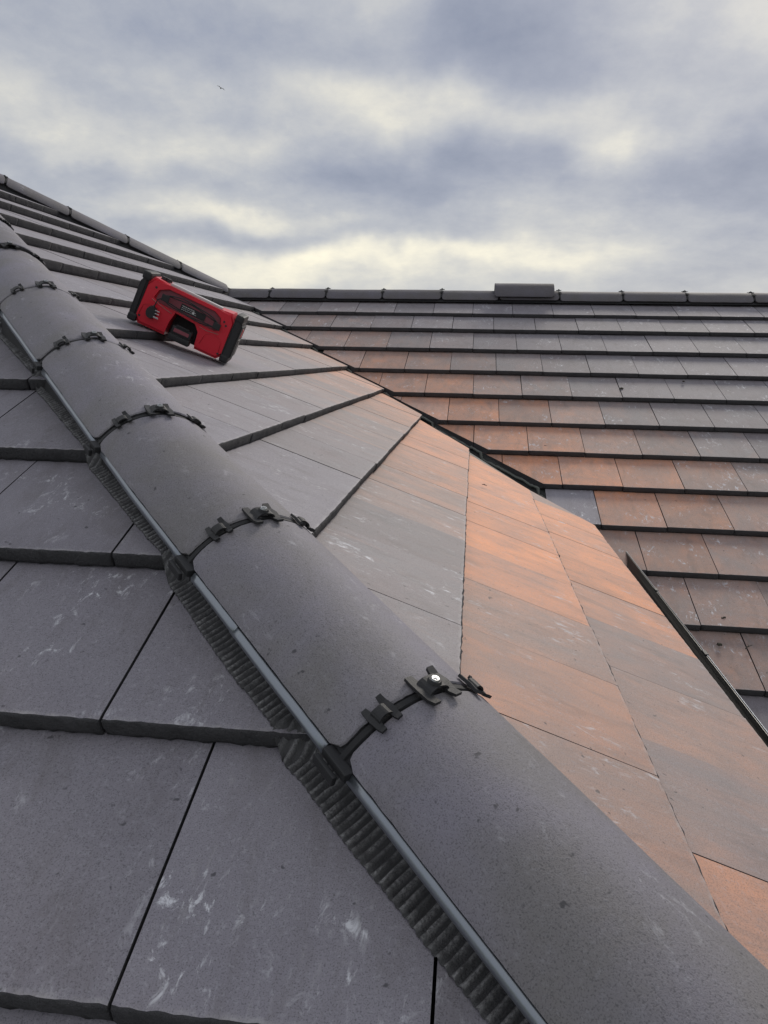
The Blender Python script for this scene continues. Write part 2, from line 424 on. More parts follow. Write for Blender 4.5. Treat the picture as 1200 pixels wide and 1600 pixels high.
# ---- slope B : middle slope between hip and valley, courses run along y, falling towards +x
slopeB = tag(empty('roof_slope', (EAVE_X, 0, -T*EAVE_X)), 'middle roof slope of orange and grey tiles between hip and valley', 'roof')
hipB = vplane((0, 0), (1, -1), (1, 1)); hipB = (hipB[0] - hipB[1]*.018, hipB[1])
yb = YR + ZR/T                                     # far hip: y = yb + x
farB = vplane((0, yb), (1, yb+1), (0, 0)); farB = (farB[0] - farB[1]*.018, farB[1])
storeB = []
upB = Vector((-cp, 0, sp_)); xB = Vector((0, 1, 0))
VB = {0: 3.60, 1: 3.60, 2: 3.56, 3: 3.43, 4: 3.21, 5: 3.07, 6: 3.30}
VBT = {4: 3.40, 5: 3.24, 6: 3.33}
wB = .335
cntB = 0
rowo = {-4: .04, -3: .08, -2: .12, -1: .26, 0: .38, 1: .48, 2: .58, 3: .70, 4: .80, 5: .96, 6: 1.0}
for k in range(-8, 7):
    a, b = B_OFF.get(k, (0, 0))
    x0 = OB + k*GC + a
    xd = Vector((b, 1, -T*b)).normalized()
    up = Vector(upB); zz_ = xd.cross(up).normalized(); up = zz_.cross(xd)
    planes = [hipB, farB]
    xt = OB + (k-1)*GC + B_OFF.get(k-1, (0, 0))[0]
    s1 = VB.get(k, 3.60); s0 = VBT.get(k, VB.get(k-1, 3.60))
    planes.append(vplane((xt, s0-xt), (x0, s1-x0), (0, 0)))
    ph = -.61 if k % 2 == 0 else -.8356
    y = ph + math.floor((-2.3-ph)/wB)*wB
    while y < 4.8:
        ind = k >= -1
        yv = 3.4 - x0                           # valley end of the row
        yh = -x0
        f = max(0, min(1, (y - yh)/(yv - yh)))   # 0 at the hip, 1 at the valley
        ro = rowo.get(k, .03)
        o_ = ro*(f**1.1) if k <= 3 else ro*(.20 + .80*min(1, f*1.15))
        if k == 6:
            o_ = {0: 1, 1: 1, 2: 1, 3: .96, 4: .66, 5: .36, 6: .50, 7: .34, 8: .6, 9: .55, 10: .6}.get(int(round((1.2 - y)/wB)), .5)
        if k == 5: o_ = 1.0 if y > -.3 else (.74 if y > -.6 else .52)
        o_ = max(0.0, min(1, o_ + frac_rand(-.05, .05)))
        c = (o_, .5*frac_rand(.93, 1.09)*(1.10 if k <= 2 else .97), frac_rand(.35, 1.1))  # upper courses painted lighter to stand for sheen at grazing view
        org = Vector((x0 + b*y, y, -T*(x0 + b*y) + (.011*(-1-k) if k < -1 else 0)))
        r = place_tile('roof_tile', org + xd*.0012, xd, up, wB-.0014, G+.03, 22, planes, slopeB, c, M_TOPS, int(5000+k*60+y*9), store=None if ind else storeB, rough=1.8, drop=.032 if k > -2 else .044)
        if r: cntB += 1
        y += wB
join_field('tile_field', storeB, slopeB, M_TOPS, (.05, .56, .35))  # field lightened too, for the same painted sheen

# ---- slope C : right hand slope under the level ridge, courses run along x, falling towards -y
slopeC = tag(empty('roof_slope', (2.6, .5, ZR + T*(.5-YR))), 'right-hand roof slope of brown and purple-grey tiles rising to the level ridge', 'roof')
storeC = []
upC = Vector((0, cp, sp_))
cntC = 0
rowc = {1: .30, 2: .34, 3: .42, 4: .48, 5: .58, 6: .62, 7: .68, 8: .72, 9: .62, 10: .48, 11: .42, 12: .40}
VC = 3.588
for k in range(1, 17):
    y = YR - OC - k*GC + C_OFF.get(k, 0)
    ph = 1.871 + (k-8)*.169 - 12*W_T
    x = ph + math.floor((-1.2-ph)/W_T)*W_T
    planes = [vplane((0, VC), (1, VC-1), (4, 4))] if k <= 8 else [vplane((1.93, 0), (1.93, 1), (4, 0))] if k > 9 else [vplane((0, VC-.30), (1, VC-1.30), (4, 4)), vplane((1.78, 0), (1.78, 1), (4, 0))]
    if k == 1: planes.append(vplane((0, YR-.02), (1, YR-.02), (0, 0)))
    while x < 5.6:
        vis = x < {1: 3.75, 2: 3.7, 3: 3.6, 4: 3.5, 5: 3.4, 6: 3.3, 7: 3.15, 8: 3.05, 9: 2.95, 10: 2.85, 11: 2.75, 12: 2.65}.get(k, 0)
        xv = VC - y
        dist = max(0, x + .1 - xv)
        o_ = rowc.get(k, .4)*math.exp(-(dist/1.45)**1.4)
        o_ = max(.06, min(1, o_ + frac_rand(-.035, .035)))
        li = .5*frac_rand(.86, 1.08)*(.93 if dist > 1.4 else 1.0)
        if k == 9 and x < 2.04 - .2: o_ = .02; li = .60
        if k <= 6 and dist < .12 and k != 5: o_ *= .95; li *= 1.25
        c = (o_, li, frac_rand(.5, 1.5))
        r = place_tile('roof_tile', Vector((x+.0012, y, ZR + T*(y-YR))), xA, upC, W_T-.0038, G+.03, 18, planes, slopeC, c, M_TOP, int(9000+k*70+x*8), store=None if vis else storeC, jitter=.0022)
        if r:
            cntC += 1
            if k == 9 and x < 1.84: r['label'] = 'blue-grey slate coloured corner tile against the valley'
        x += W_T
join_field('tile_field', storeC, slopeC, M_TOP, (.1, .46, .5))
print('tiles', cntA, cntB, cntC)

# ---- underlay decks
def deck(name, poly, parent, zoff=-.075, th=.05):
    n = len(poly); v = [(x, y, z+zoff) for x, y, z in poly] + [(x, y, z+zoff-th) for x, y, z in poly]
    f = [tuple(range(n)), tuple(range(2*n-1, n-1, -1))] + [(i, n+i, n+(i+1) % n, (i+1) % n) for i in range(n)]
    me = mesh(v, f); link(name, me, (M_DECK,), Matrix.Identity(4), parent)
ap = yb/2
zA = lambda x, y: T*y
zB = lambda x, y: -T*x
zC = lambda x, y: ZR + T*(y-YR)
pa = [(-5, ap), (-ap, ap), (1.97, -1.97), (-5, -1.97)]
deck('underlay', [(x, y, zA(x, y)) for x, y in pa], slopeA)
pb = [(-ap, ap), (-ZR/T, YR), (1.97, VS-1.97), (1.97, -1.97)]
deck('underlay', [(x, y, zB(x, y)) for x, y in pb], slopeB)
pc = [(-ZR/T, YR), (5.6, YR), (5.6, -1.1), (1.93, -1.1), (1.93, VS-1.93)]
deck('underlay', [(x, y, zC(x, y)) for x, y in pc], slopeC)
# unseen rear slope that carries the far side of the ridges
back = tag(empty('roof_slope', (0, YR+3, ZR-3*T)), 'rear roof slope falling away behind the ridge', 'roof')
zD = lambda x, y: ZR - T*(y-YR)
pd_ = [(-5, ap), (-ap, ap), (-ZR/T, YR), (5.6, YR), (5.6, YR+3), (-5, YR+3)]
n_ = len(pd_)
me = mesh([(x, y, zD(x, y)-.03) for x, y in pd_] + [(x, y, zD(x, y)-.10) for x, y in pd_], [tuple(range(n_)), tuple(range(2*n_-1, n_-1, -1))] + [(i, n_+i, n_+(i+1) % n_, (i+1) % n_) for i in range(n_)])
link('tile_covering', me, (M_TOP,), Matrix.Identity(4), back).color = (.05, .5, .3, 1)

# ------------------------------------------------------------------ half-round ridge and hip tiles
AR, APHI, ATH = .15, .97, .016
EDGE_H = AR*(1-math.cos(APHI))
def arc_mesh(length, seed, nl=26, na=36, phi=APHI, R=AR, th=ATH, rough=1.0):
    """local: x lateral, y along, z up; crown outer surface at z = 0"""
    s = seed*3.7
    def nz(a, b, sc): return mnoise.noise(Vector((a*sc+s, b*sc, s)))
    V = []; F = []; idx = {}
    ys = [0, .0025] + [length*(i/nl) for i in range(1, nl)] + [length-.0025, length]
    an = [-phi + 2*phi*i/na for i in range(na+1)]
    nn = len(ys)
    for j, y in enumerate(ys):
        for i, a in enumerate(an):
            r = R; yy = y
            if j in (0, nn-1): r -= .0022 + abs(nz(a, y, 25))*.0012*rough
            # rounded corners where an end meets an edge
            e = (phi - abs(a))*R
            cr_ = .017
            if e < cr_:
                pull = cr_ - math.sqrt(max(0, cr_*cr_ - (cr_-e)**2))
                if y < .05: yy = max(y, pull*(1 - y/.05) + y)
                elif y > length-.05: yy = min(y, length - (pull*(1-(length-y)/.05)) - (length-y))
            yy += nz(a*3, j, 9)*.0012*rough if j in (0, 1, nn-2, nn-1) else 0
            r += nz(a*2, y*6, 1.5)*.0010
            if i in (0, na): r -= .001 + abs(nz(y*60, i, 3))*.0022*rough
            aa = a
            if i in (0, na): aa = a*(1 - abs(nz(y*50, i, 4))*.012*rough)
            V.append((r*math.sin(aa), yy, r*math.cos(aa)-R))
            V.append(((R-th)*math.sin(aa), yy, (R-th)*math.cos(aa)-R))
    m = na+1
    o = lambda j, i: 2*(j*m+i)
    q = lambda j, i: 2*(j*m+i)+1
    mi = []
    for j in range(nn-1):
        for i in range(na):
            F.append((o(j, i), o(j, i+1), o(j+1, i+1), o(j+1, i))); mi.append(0)
            F.append((q(j, i), q(j+1, i), q(j+1, i+1), q(j, i+1))); mi.append(1)
    for i in range(na):
        F.append((o(0, i+1), o(0, i), q(0, i), q(0, i+1))); mi.append(1)
        F.append((o(nn-1, i), o(nn-1, i+1), q(nn-1, i+1), q(nn-1, i))); mi.append(1)
    for j in range(nn-1):
        F.append((o(j, 0), o(j+1, 0), q(j+1, 0), q(j, 0))); mi.append(1)
        F.append((o(j+1, na), o(j, na), q(j, na), q(j+1, na))); mi.append(1)
    me = mesh(V, F, 'arc', False, mi); autosmooth(me, 40)
    return me
def seal_mesh(R=AR-.006, wid=.030, phi=APHI+.02):
    bm = bmesh.new(); na = 40
    prof = [(-wid/2, -.010), (-wid/2, 0), (-.006, 0), (-.004, .0035), (.004, .0035), (.006, 0), (wid/2, 0), (wid/2, -.010)]
    rings = []
    for i in range(na+1):
        a = -phi + 2*phi*i/na
        rings.append([bm.verts.new(((R+h)*math.sin(a), y, (R+h)*math.cos(a)-AR)) for y, h in prof])
    n = len(prof)
    for i in range(na):
        for k in range(n): bm.faces.new((rings[i][k], rings[i][(k+1) % n], rings[i+1][(k+1) % n], rings[i+1][k]))
    bm.faces.new(rings[0]); bm.faces.new(rings[-1][::-1])
    return bm_mesh(bm)
def clip_mesh(big=True):
    """H-shaped union clip: two straps along the run joined by a raised arch; local origin on the tile skin, z out"""
    bm = bmesh.new()
    L = .056 if big else .042
    hw = .019 if big else .0125
    for sx in (-1, 1):
        # tapered strap with upturned tips
        pts = [(-L/2, .0055), (-L*.30, .0022), (0, .0035), (L*.30, .0022), (L/2, .0065 if sx > 0 else .002)]
        w_ = .0085 if big else .006
        prev = None
        for (y, h) in pts:
            ww = w_*(1.0 - .35*abs(y)/(L/2))
            ring = [bm.verts.new((sx*hw - ww, y, h-.002)), bm.verts.new((sx*hw + ww, y, h-.002)), bm.verts.new((sx*hw + ww, y, h+.0025)), bm.verts.new((sx*hw - ww, y, h+.0025))]
            if prev:
                for k in range(4): bm.faces.new((prev[k], prev[(k+1) % 4], ring[(k+1) % 4], ring[k]))
            else: bm.faces.new(ring[::-1])
            prev = ring
        bm.faces.new(prev)
    # arch
    n = 8; prev = None; hy = .013 if big else .009
    for i in range(n+1):
        u = -1 + 2*i/n
        x = hw*u; h = .003 + (.009 if big else .007)*(1 - u**4)
        y0 = -hy*(1 - .25*(1-abs(u))); y1 = hy
        ring = [bm.verts.new((x, y0, h-.003)), bm.verts.new((x, y1, h-.003)), bm.verts.new((x, y1, h)), bm.verts.new((x, y0, h))]
        if prev:
            for k in range(4): bm.faces.new((prev[k], prev[(k+1) % 4], ring[(k+1) % 4], ring[k]))
        else: bm.faces.new(ring[::-1])
        prev = ring
    bm.faces.new(prev)
    if big:   # collar under the screw
        r = bmesh.ops.create_cone(bm, cap_ends=True, segments=12, radius1=.011, radius2=.008, depth=.006)
        for v in r['verts']: v.co += Vector((0, 0, .0125))
    return bm_mesh(bm)
def screw_mesh():
    bm = bmesh.new()
    r = bmesh.ops.create_cone(bm, cap_ends=True, segments=16, radius1=.0062, radius2=.0052, depth=.0025)
    for v in r['verts']: v.co.z += .0165
    for a in (0, math.pi/2):
        add_box(bm, (0, 0, .0182), (.006, .0015, .0008), rot=Matrix.Rotation(a, 3, 'Z'))
    return bm_mesh(bm)
SEAL = seal_mesh(); CLIPB = clip_mesh(True); CLIPS = clip_mesh(False); SCREW = screw_mesh()
SEAL.materials.append(M_RUB); CLIPB.materials.append(M_BLACK); CLIPS.materials.append(M_BLACK); SCREW.materials.append(M_SCREW)
ARCMAT = (M_HIP, M_EDGE)
def arc_tile(name, M, length, seed, label, group, color=(0, .5, .35), joint=True, rough=1.0, cat='hip tile', tilt=0, cs=1.0, phi=APHI):
    """M: frame at the crown of the lower end; the joint furniture sits at the upper end"""
    root = empty(name, mat=M); WM[root.name] = M.copy()
    tag(root, label, cat, group)
    rr = random.Random(seed)
    Mj = M @ Matrix.Translation((rr.uniform(-.0015, .0015), 0, rr.uniform(-.002, 0))) @ Matrix.Rotation(rr.uniform(-.006, .006), 4, 'Y') @ Matrix.Rotation(tilt + rr.uniform(-.002, .002), 4, 'X')
    b = link('tile_shell', arc_mesh(length-.015, seed, rough=rough, phi=phi), ARCMAT, Mj @ Matrix.Translation((0, .0075, 0)), root)
    b.color = (*color, 1)
    if joint:
        Mt = M @ Matrix.Translation((0, length, 0))
        link('joint_seal', SEAL, (), Mt, root)
        for a, me in ((0.02, CLIPB), (-.50, CLIPS), (.60, CLIPS)):
            C = Mt @ Matrix.Translation((AR*math.sin(a), 0, AR*math.cos(a)-AR)) @ Matrix.Rotation(a, 4, 'Y') @ Matrix.Rotation(rr.uniform(-.12, .12), 4, 'Z') @ Matrix.Scale(cs, 4)
            cl = link('union_clip', me, (), C, root)
            if me is CLIPB: link('screw', SCREW, (), C, cl)
    return root
# near hip
def hoff(s_): k_ = max(0.0, s_+1.3); return HU*(.016*k_) + HL*(.013*k_)
HDt = (HD + HU*.016 + HL*.013).normalized()
HS0, HSP = -2.0158, .4602
base = HL*(-.0504) + HU*.0854
hl = [( -3, None), (-2, 'half-round grey hip tile at the foot of the near hip, below the frame'),
      (-1, 'nearest half-round grey hip tile, running out at the bottom right corner'),
      (0, 'half-round grey hip tile directly above the nearest screwed joint, beside the orange tiles'),
      (1, 'half-round grey hip tile third up the near hip, beside the first wide grey courses'),
      (2, 'half-round grey hip tile fourth up the near hip, just below the radio'),
      (3, 'fifth half-round grey hip tile up the near hip, level with the red radio'),
      (4, 'sixth half-round grey hip tile up, touching the left edge of the photo'),
      (5, 'topmost visible hip tile of the near hip, small, cut by the left edge'),
      (6, 'half-round hip tile higher up the near hip outside the left edge')]
for i, lab in hl:
    if lab is None: continue
    o = base + HD*(HS0 + HSP*(i)) if i >= 0 else base + HD*(HS0 + HSP*i)
    o = o + hoff(HS0 + HSP*i)
    dd_ = HDt if i >= 2 else HD
    xx_ = (HL - dd_*HL.dot(dd_)).normalized()
    M = frame(o, xx_, dd_, xx_.cross(dd_))
    if i >= 5: M = Matrix.Translation((0, 0, .012*(i-4))) @ M
    if i == -2: M = M @ Matrix.Translation((0, -.06, 0))
    rr = random.Random(i+50)
    if i == -1: M = M @ Matrix.Translation((0, -.06, 0))
    arc_tile('hip_tile', M, HSP + (.06 if i == -1 else 0), 11+i, lab, 'half-round tiles capping the near hip', (.0, .5*rr.uniform(.95, 1.07), .3))
# far hip R1
D1 = Vector((-1, -1, T)).normalized(); L1 = Vector((-1, 1, 0)).normalized(); U1 = L1.cross(D1); U1 = U1 if U1.z > 0 else -U1
L1 = D1.cross(U1)
p1 = Vector((-ZR/T, YR, ZR))
D1t = (D1 + U1*.031).normalized()
for i in range(5):
    M = frame(p1 + D1*(.05 + HSP*i) + U1*(.056 + .0145*i), L1, D1t, L1.cross(D1t))
    place = ['lowest, ending at the level ridge', 'second up from the level ridge', 'third up from the level ridge', 'fourth up from the level ridge', 'highest, at the left edge of the photo'][i]
    arc_tile('hip_tile', M, HSP, 71+i, 'thin hip tile on the far skyline, ' + place, 'tiles capping the far hip on the skyline', (.0, .38, .2), cs=.6, phi=1.15)
# level ridge R2
DX = Vector((1, 0, 0)); LY = Vector((0, -1, 0)); UZ = Vector((0, 0, 1))
jx = [-.86, -.431, .067, .557, 1.061, 1.545, 2.042, 2.556, 3.065, 3.586, 4.09, 4.6, 5.1, 5.6]
ords = ['first from the left, meeting the far hip', 'second from the left', 'third from the left', 'fourth from the left', 'fifth from the left', 'sixth from the left, under the loose tile', 'seventh from the left, right of the loose tile', 'eighth from the left', 'ninth from the left', 'tenth from the left, cut by the right edge']
for i in range(len(jx)-1):
    M = frame(Vector((jx[i], YR, .424 + (.004 if i % 2 else 0))), LY, DX, UZ)
    lab = ('dark ridge tile on the level ridge, ' + ords[i]) if i < len(ords) else 'dark grey ridge tile on the level ridge, outside the right edge'
    arc_tile('ridge_tile', M, jx[i+1]-jx[i], 131+i, lab, 'tiles capping the level ridge', (.03, .30, .2), cat='ridge tile', cs=.75, phi=1.12)
# dark ridge roll under the far hip and level ridge
def vroll(name, a, b_, lat, up, w, hi, lo, label):
    V = []; F = []; n = 24
    for i in range(n+1):
        c = a.lerp(b_, i/n)
        V += [c - lat*w + up*lo, c - lat*w*.55 + up*hi, c + lat*w*.55 + up*hi, c + lat*w + up*lo]
    for i in range(n):
        for j in range(3): q = i*4+j; F.append((q, q+1, q+5, q+4))
    o = tag(link(name, mesh(V, F), (M_RUB,)), label, 'ridge roll')
vroll('ridge_roll', Vector((-.84, YR, ZR)), Vector((5.6, YR, ZR)), Vector((0, 1, 0)), UZ, .130, .004, -.070, 'thin black roll showing as a dark line under the level ridge tiles')
vroll('ridge_roll', p1 + U1*.01, p1 + D1*2.5 + U1*.09, L1, U1, .135, .012, -.085, 'black roll showing as a dark line under the far hip tiles on the skyline')
# loose ridge tile lying on the ridge
M = frame(Vector((1.505, YR-.022, .424+.060)), LY, DX, UZ) @ Matrix.Rotation(.06, 4, 'Y')
lt = tag(link('loose_ridge_tile', arc_mesh(.49, 300, phi=1.3), ARCMAT, M), 'loose spare ridge tile lying on top of the level ridge', 'ridge tile'); lt.color = (.02, .27, .2, 1)

# ------------------------------------------------------------------ ribbed ridge roll along the near hip
def surfA(x, y):
    """height of slope A's tiles at a plan point"""
    kf = (-y - OA)/GC
    k = math.ceil(kf)
    v = (k - kf)                        # 0 at the butt, 1 at the top of the exposed face
    return T*y - DROP/math.cos(P_)*v
roll = tag(empty('ridge_roll', tuple(HD*-2.6 - HL*.15 + HU*0)), 'black ribbed ridge roll with painted rib highlights, skirting the left side of the near hip tiles', 'ridge roll')
WM[roll.name] = Matrix.Translation(HD*-2.6 - HL*.15)
V = []; F = []; RIB_HI = []
s = -2.75; ds = .0022; nl = int((2.9+2.75)/ds); NV = 9
hdp = Vector((HD.x, HD.y)); hlp = Vector((HL.x, HL.y))
hdlen = 1.0
rr = random.Random(77)
for i in range(nl+1):
    si = s + i*ds
    wob_ = .006*mnoise.noise(Vector((si*9, 0, 3))) + .003*mnoise.noise(Vector((si*34, 5, 3)))
    outer = -.176 + .013*max(0, si+1.3) + wob_*.6 + .016*max(0, min(1, (si+1.7)/.3))
    ph = si/.0132*2*math.pi + 1.8*mnoise.noise(Vector((si*14, 9, 1)))
    for j in range(NV):
        f = j/(NV-1)
        la = outer*(1-f) + (-.112 + .013*max(0, si+1.3))*f
        q = HD*si + HL*la
        x, y = q.x, q.y
        # drape: smooth the course steps a little
        z = sum(surfA(x, y+dy) for dy in (-.010, -.004, .0, .004, .010))/5
        lift = .0055 + .016*(f**2.2)
        sq = max(-1, min(1, 2.2*math.sin(ph + .5*math.sin(si*31)+f*.6)))
        amp = .0038*(.55 + .45*min(1, f*4))*(1 - .25*f)*(.55 + .45*mnoise.noise(Vector((si*22, f*2, 8)))+.3)
        RIB_HI.append(max(0, sq)*(1 - f)**.5*max(0, min(1, .75 + 1.3*mnoise.noise(Vector((si*40, f*4, 5))))))  # painted highlight: rib tops brightened in the colour, broken up by noise
        z += lift + sq*amp + .0012*mnoise.noise(Vector((si*90, f*9, 2)))
        V.append((x, y, z))
for i in range(nl):
    for j in range(NV-1):
        a = i*NV+j; F.append((a, a+1, a+NV+1, a+NV))
me = mesh(V, F, 'roll', True)
me.attributes.new('rib_highlight', 'FLOAT', 'POINT').data.foreach_set('value', RIB_HI)
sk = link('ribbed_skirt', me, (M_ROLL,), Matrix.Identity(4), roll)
md = sk.modifiers.new('th', 'SOLIDIFY'); md.thickness = .0012
# black inner wall under the tile edge
V = []; F = []
n = 60
for i in range(n+1):
    si = -2.75 + (5.65)*i/n
    q = HD*si + HL*(-.136); q2 = HD*si + HL*(-.120)
    V += [(q.x, q.y, T*q.y-.04), (q2.x, q2.y, T*q2.y + .055)]
for i in range(n): a = 2*i; F.append((a, a+1, a+3, a+2))
link('inner_seal', mesh(V, F), (M_RUB,), Matrix.Identity(4), roll)
# galvanised strips, one per hip tile, with a black clamp at every joint
eL = Vector((-AR*math.sin(APHI), 0, -EDGE_H))
base_edge = HL*(-.0504) + HU*.0854 + HL*eL.x + HU*eL.z
for i in range(-2, 8):
    s0 = HS0 + HSP*i
    bm = bmesh.new()
    def strip(sa, sb, off, wid, h, lean):
        prev = None
        for si in np.linspace(sa, sb, 12):
            c = base_edge + hoff(float(si)) + HD*float(si) + HL*(.002-off) + HU*(-.010 + h + .001*mnoise.noise(Vector((float(si)*8, i, 0))))
            o1 = c - HL*wid*.15 + HU*.004; o2 = c - HL*wid - HU*.003; o3 = c - HL*wid - HU*.009; o4 = c + HL*.004 - HU*.009; o5 = c + HL*.006 + HU*.004
            ring = [bm.verts.new(v) for v in (o5, o1, o2, o3, o4)]
            if prev:
                for k in range(5): bm.faces.new((prev[k], prev[(k+1) % 5], ring[(k+1) % 5], ring[k]))
            else: bm.faces.new(ring[::-1])
            prev = ring
        bm.faces.new(prev)
    if i == 0:
        strip(s0+.03, s0+.29, 0, .0070, 0, 0); strip(s0+.28, s0+HSP-.03, .001, .0060, .002, 0)
    else:
        strip(s0+.022, s0+HSP-.022, 0,   .0042 if i < 1 else .0026, 0, 0)
    link('metal_strip', bm_mesh(bm, smooth=True), (M_METAL,), Matrix.Identity(4), roll)
    bm = bmesh.new()
    c = base_edge + hoff(s0) + HD*(s0+.0) - HL*.008 - HU*.008
    R3 = Matrix((HL, HD, HU)).transposed()
    add_box(bm, c + HL*.006, (.016, .050 if i < 2 else .034, .012), .002, rot=R3)
    add_box(bm, c + HL*(-.008) - HU*.010 + HD*.006, (.007, .044 if i < 2 else .03, .014), .002, rot=R3)
    link('edge_clamp', bm_mesh(bm), (M_BLACK,), Matrix.Identity(4), roll)

# ------------------------------------------------------------------ valley
valley = tag(empty('valley_trough', (1.6, VS-1.6, -T*1.6)), 'dark open valley trough with mortar bedding between the orange and brown slopes', 'valley')
WM[valley.name] = Matrix.Translation((1.6, VS-1.6, -T*1.6))
V = []; F = []
n = 40
for i in range(n+1):
    x = -.86 + (1.99+.86)*i/n; y = VS - x; z = -T*x
    dp = Vector((1, 1, 0)).normalized()
    for o_, zo in ((-.24, -.036), (-.06, -.05), (0, -.068), (.02, -.045), (.06, -.045)):
        q = Vector((x, y, 0)) + dp*o_
        zz_ = (-T*q.x if o_ <= 0 else ZR + T*(q.y-YR)) + zo
        V.append((q.x, q.y, zz_))
for i in range(n):
    for j in range(4): a = i*5+j; F.append((a, a+1, a+6, a+5))
link('trough_lining', mesh(V, F), (M_VAL,), Matrix.Identity(4), valley)
bm = bmesh.new(); pts = []; rs = []
for i in range(420):
    x = -.80 + (1.90+.80)*i/419; y = VS - x + .012
    kf = (YR-OC-y)/GC; v = math.ceil(kf)-kf
    z = ZR + T*(y-YR) - DROP*v - .030 + .006*mnoise.noise(Vector((x*25, 0, 0)))
    pts.append((x, y, z)); rs.append(.008 + .006*mnoise.noise(Vector((x*70, 3, 0))) + .003*mnoise.noise(Vector((x*200, 3, 0))))
add_tube(bm, pts, rs, 8)
link('mortar_bed', bm_mesh(bm, smooth=True), (M_MORT,), Matrix.Identity(4), valley)

# ------------------------------------------------------------------ gutter below the middle slope
gut = tag(empty('gutter', (2.075, -.2, -1.051)), 'black half-round gutter along the lower right edge of the orange tiles', 'gutter')
WM[gut.name] = Matrix.Translation((2.075, -.2, -1.051))
bm = bmesh.new(); rings = []
for y in (-2.0, -1.2, -.4, .4, 1.38):
    ring = []
    for k in range(15):
        a = math.pi + math.pi*k/14; ring.append(bm.verts.new((2.078 + .055*math.cos(a), y, -1.053 + .055*math.sin(a))))
    ring.append(bm.verts.new((2.133, y, -1.0465))); ring.append(bm.verts.new((2.1385, y, -1.0465))); ring.append(bm.verts.new((2.1385, y, -1.052)))
    for k in range(14, -1, -1):
        a = math.pi + math.pi*k/14; ring.append(bm.verts.new((2.078 + .058*math.cos(a), y, -1.053 + .058*math.sin(a))))
    rings.append(ring)
for i in range(len(rings)-1):
    m_ = len(rings[0])
    for k in range(m_): bm.faces.new((rings[i][k], rings[i][(k+1) % m_], rings[i+1][(k+1) % m_], rings[i+1][k]))
link('channel', bm_mesh(bm), (M_GUT,), Matrix.Identity(4), gut)
for y in (.72, .05, -.62, -1.3):
    bm = bmesh.new()
    add_box(bm, (2.136, y, -1.046), (.012, .035, .008), .0015)
    link('bracket', bm_mesh(bm), (M_BLACK,), Matrix.Identity(4), gut)
# light along the outer rim drawn as a bright metal bead
bm = bmesh.new(); add_tube(bm, [(2.137, y, -1.0450) for y in (-2.0, -1, 0, 1.37)], .0016, 6)
link('lip_glint', bm_mesh(bm, smooth=True), (M_METAL,), Matrix.Identity(4), gut)

# ------------------------------------------------------------------ walls and ground (out of sight, below the roofs)
def wall(name, x0, x1, y0, y1, z0, z1, label):
    bm = bmesh.new(); add_box(bm, ((x0+x1)/2, (y0+y1)/2, (z0+z1)/2), (x1-x0, y1-y0, z1-z0), .01)
    tag(link(name, bm_mesh(bm), (M_WALL,)), label, 'wall')
wall('house_wall', 1.62, 1.88, -1.8, 1.1, -5, -1.05, 'rendered house wall under the gutter of the middle slope')
wall('house_wall', -4.8, 1.6, -1.8, -1.55, -5, -1.05, 'rendered house wall under the eaves of the grey slope')
wall('house_wall', 1.9, 5.4, -.9, -.65, -5, -2.2, 'rendered wall under the eaves of the right-hand slope')
gm, gt, gb = newmat('grass_ground')
tcg = N(gt, 'ShaderNodeTexCoord')
LK(gt, MIX(gt, NOISE(gt, tcg.outputs['Object'], 1.5, 6, .6), (.035, .06, .02), (.08, .10, .04)), gb.inputs['Base Color']); gb.inputs['Roughness'].default_value = .9
tag(link('ground', mesh([(-1500, -1500, -5), (1500, -1500, -5), (1500, 1500, -5), (-1500, 1500, -5)], [(0, 1, 2, 3)]), (gm,)), kind='structure')

# ------------------------------------------------------------------ red site radio
NB = Vector((math.sin(P_), 0, math.cos(P_)))
ra = Vector((.046, .520, 0)); ra.z = -T*ra.x + .001
rb = Vector((.372, .600, 0)); rb.z = -T*rb.x - .014
RX = (rb-ra).normalized(); RZ = NB.copy()
RX = (RX - RZ*RX.dot(RZ)).normalized(); RY = RZ.cross(RX)
# lean a little to the left as in the photo
lean = -.06
RX2 = RX*math.cos(lean) - RZ*math.sin(lean)*0 + RX*0
RL = (rb-ra).length
RM = frame(ra + NB*.003, RX, RY, RZ)
radio = tag(empty('site_radio', mat=RM), 'red and black job-site radio lying on the middle roof slope', 'radio'); WM[radio.name] = RM.copy()
RH, RD = .192, .150
def rpart(name, bm, mat, parent=radio, smooth=False, auto=None):
    me = bm_mesh(bm, smooth=smooth)
    if auto: autosmooth(me, auto)
    return link(name, me, (mat,), RM, parent)
L_ = RL
# red shell with the battery bay open at the bottom
poly = [(.004, .026), (.028, 0), (L_-.028, 0), (L_-.004, .026), (L_-.008, RH*.80), (L_-.03, RH-.004), (L_*.76, RH-.010), (L_*.25, RH-.010), (.03, RH-.004), (.008, RH*.80)]
bm = bmesh.new(); add_prism(bm, poly, 0, RD)
bmesh.ops.bevel(bm, geom=[e for e in bm.edges if abs(e.verts[0].co.y-e.verts[1].co.y) < 1e-6 and e.verts[0].co.y < .001], offset=.010, segments=3, affect='EDGES')
case_me = bm_mesh(bm)
def carve(me, polys):
    o = bpy.data.objects.new('tmp', me); COL.objects.link(o); cut = []
    for pl, y0, y1 in polys:
        b2 = bmesh.new(); add_prism(b2, pl, y0, y1); c = bpy.data.objects.new('tmpc', bm_mesh(b2)); COL.objects.link(c); cut.append(c)
        m = o.modifiers.new('b', 'BOOLEAN'); m.operation = 'DIFFERENCE'; m.object = c; m.solver = 'EXACT'
    bpy.context.view_layer.update()
    r_ = bpy.data.meshes.new_from_object(o.evaluated_get(bpy.context.evaluated_depsgraph_get()))
    for c in cut + [o]: bpy.data.objects.remove(c)
    return r_
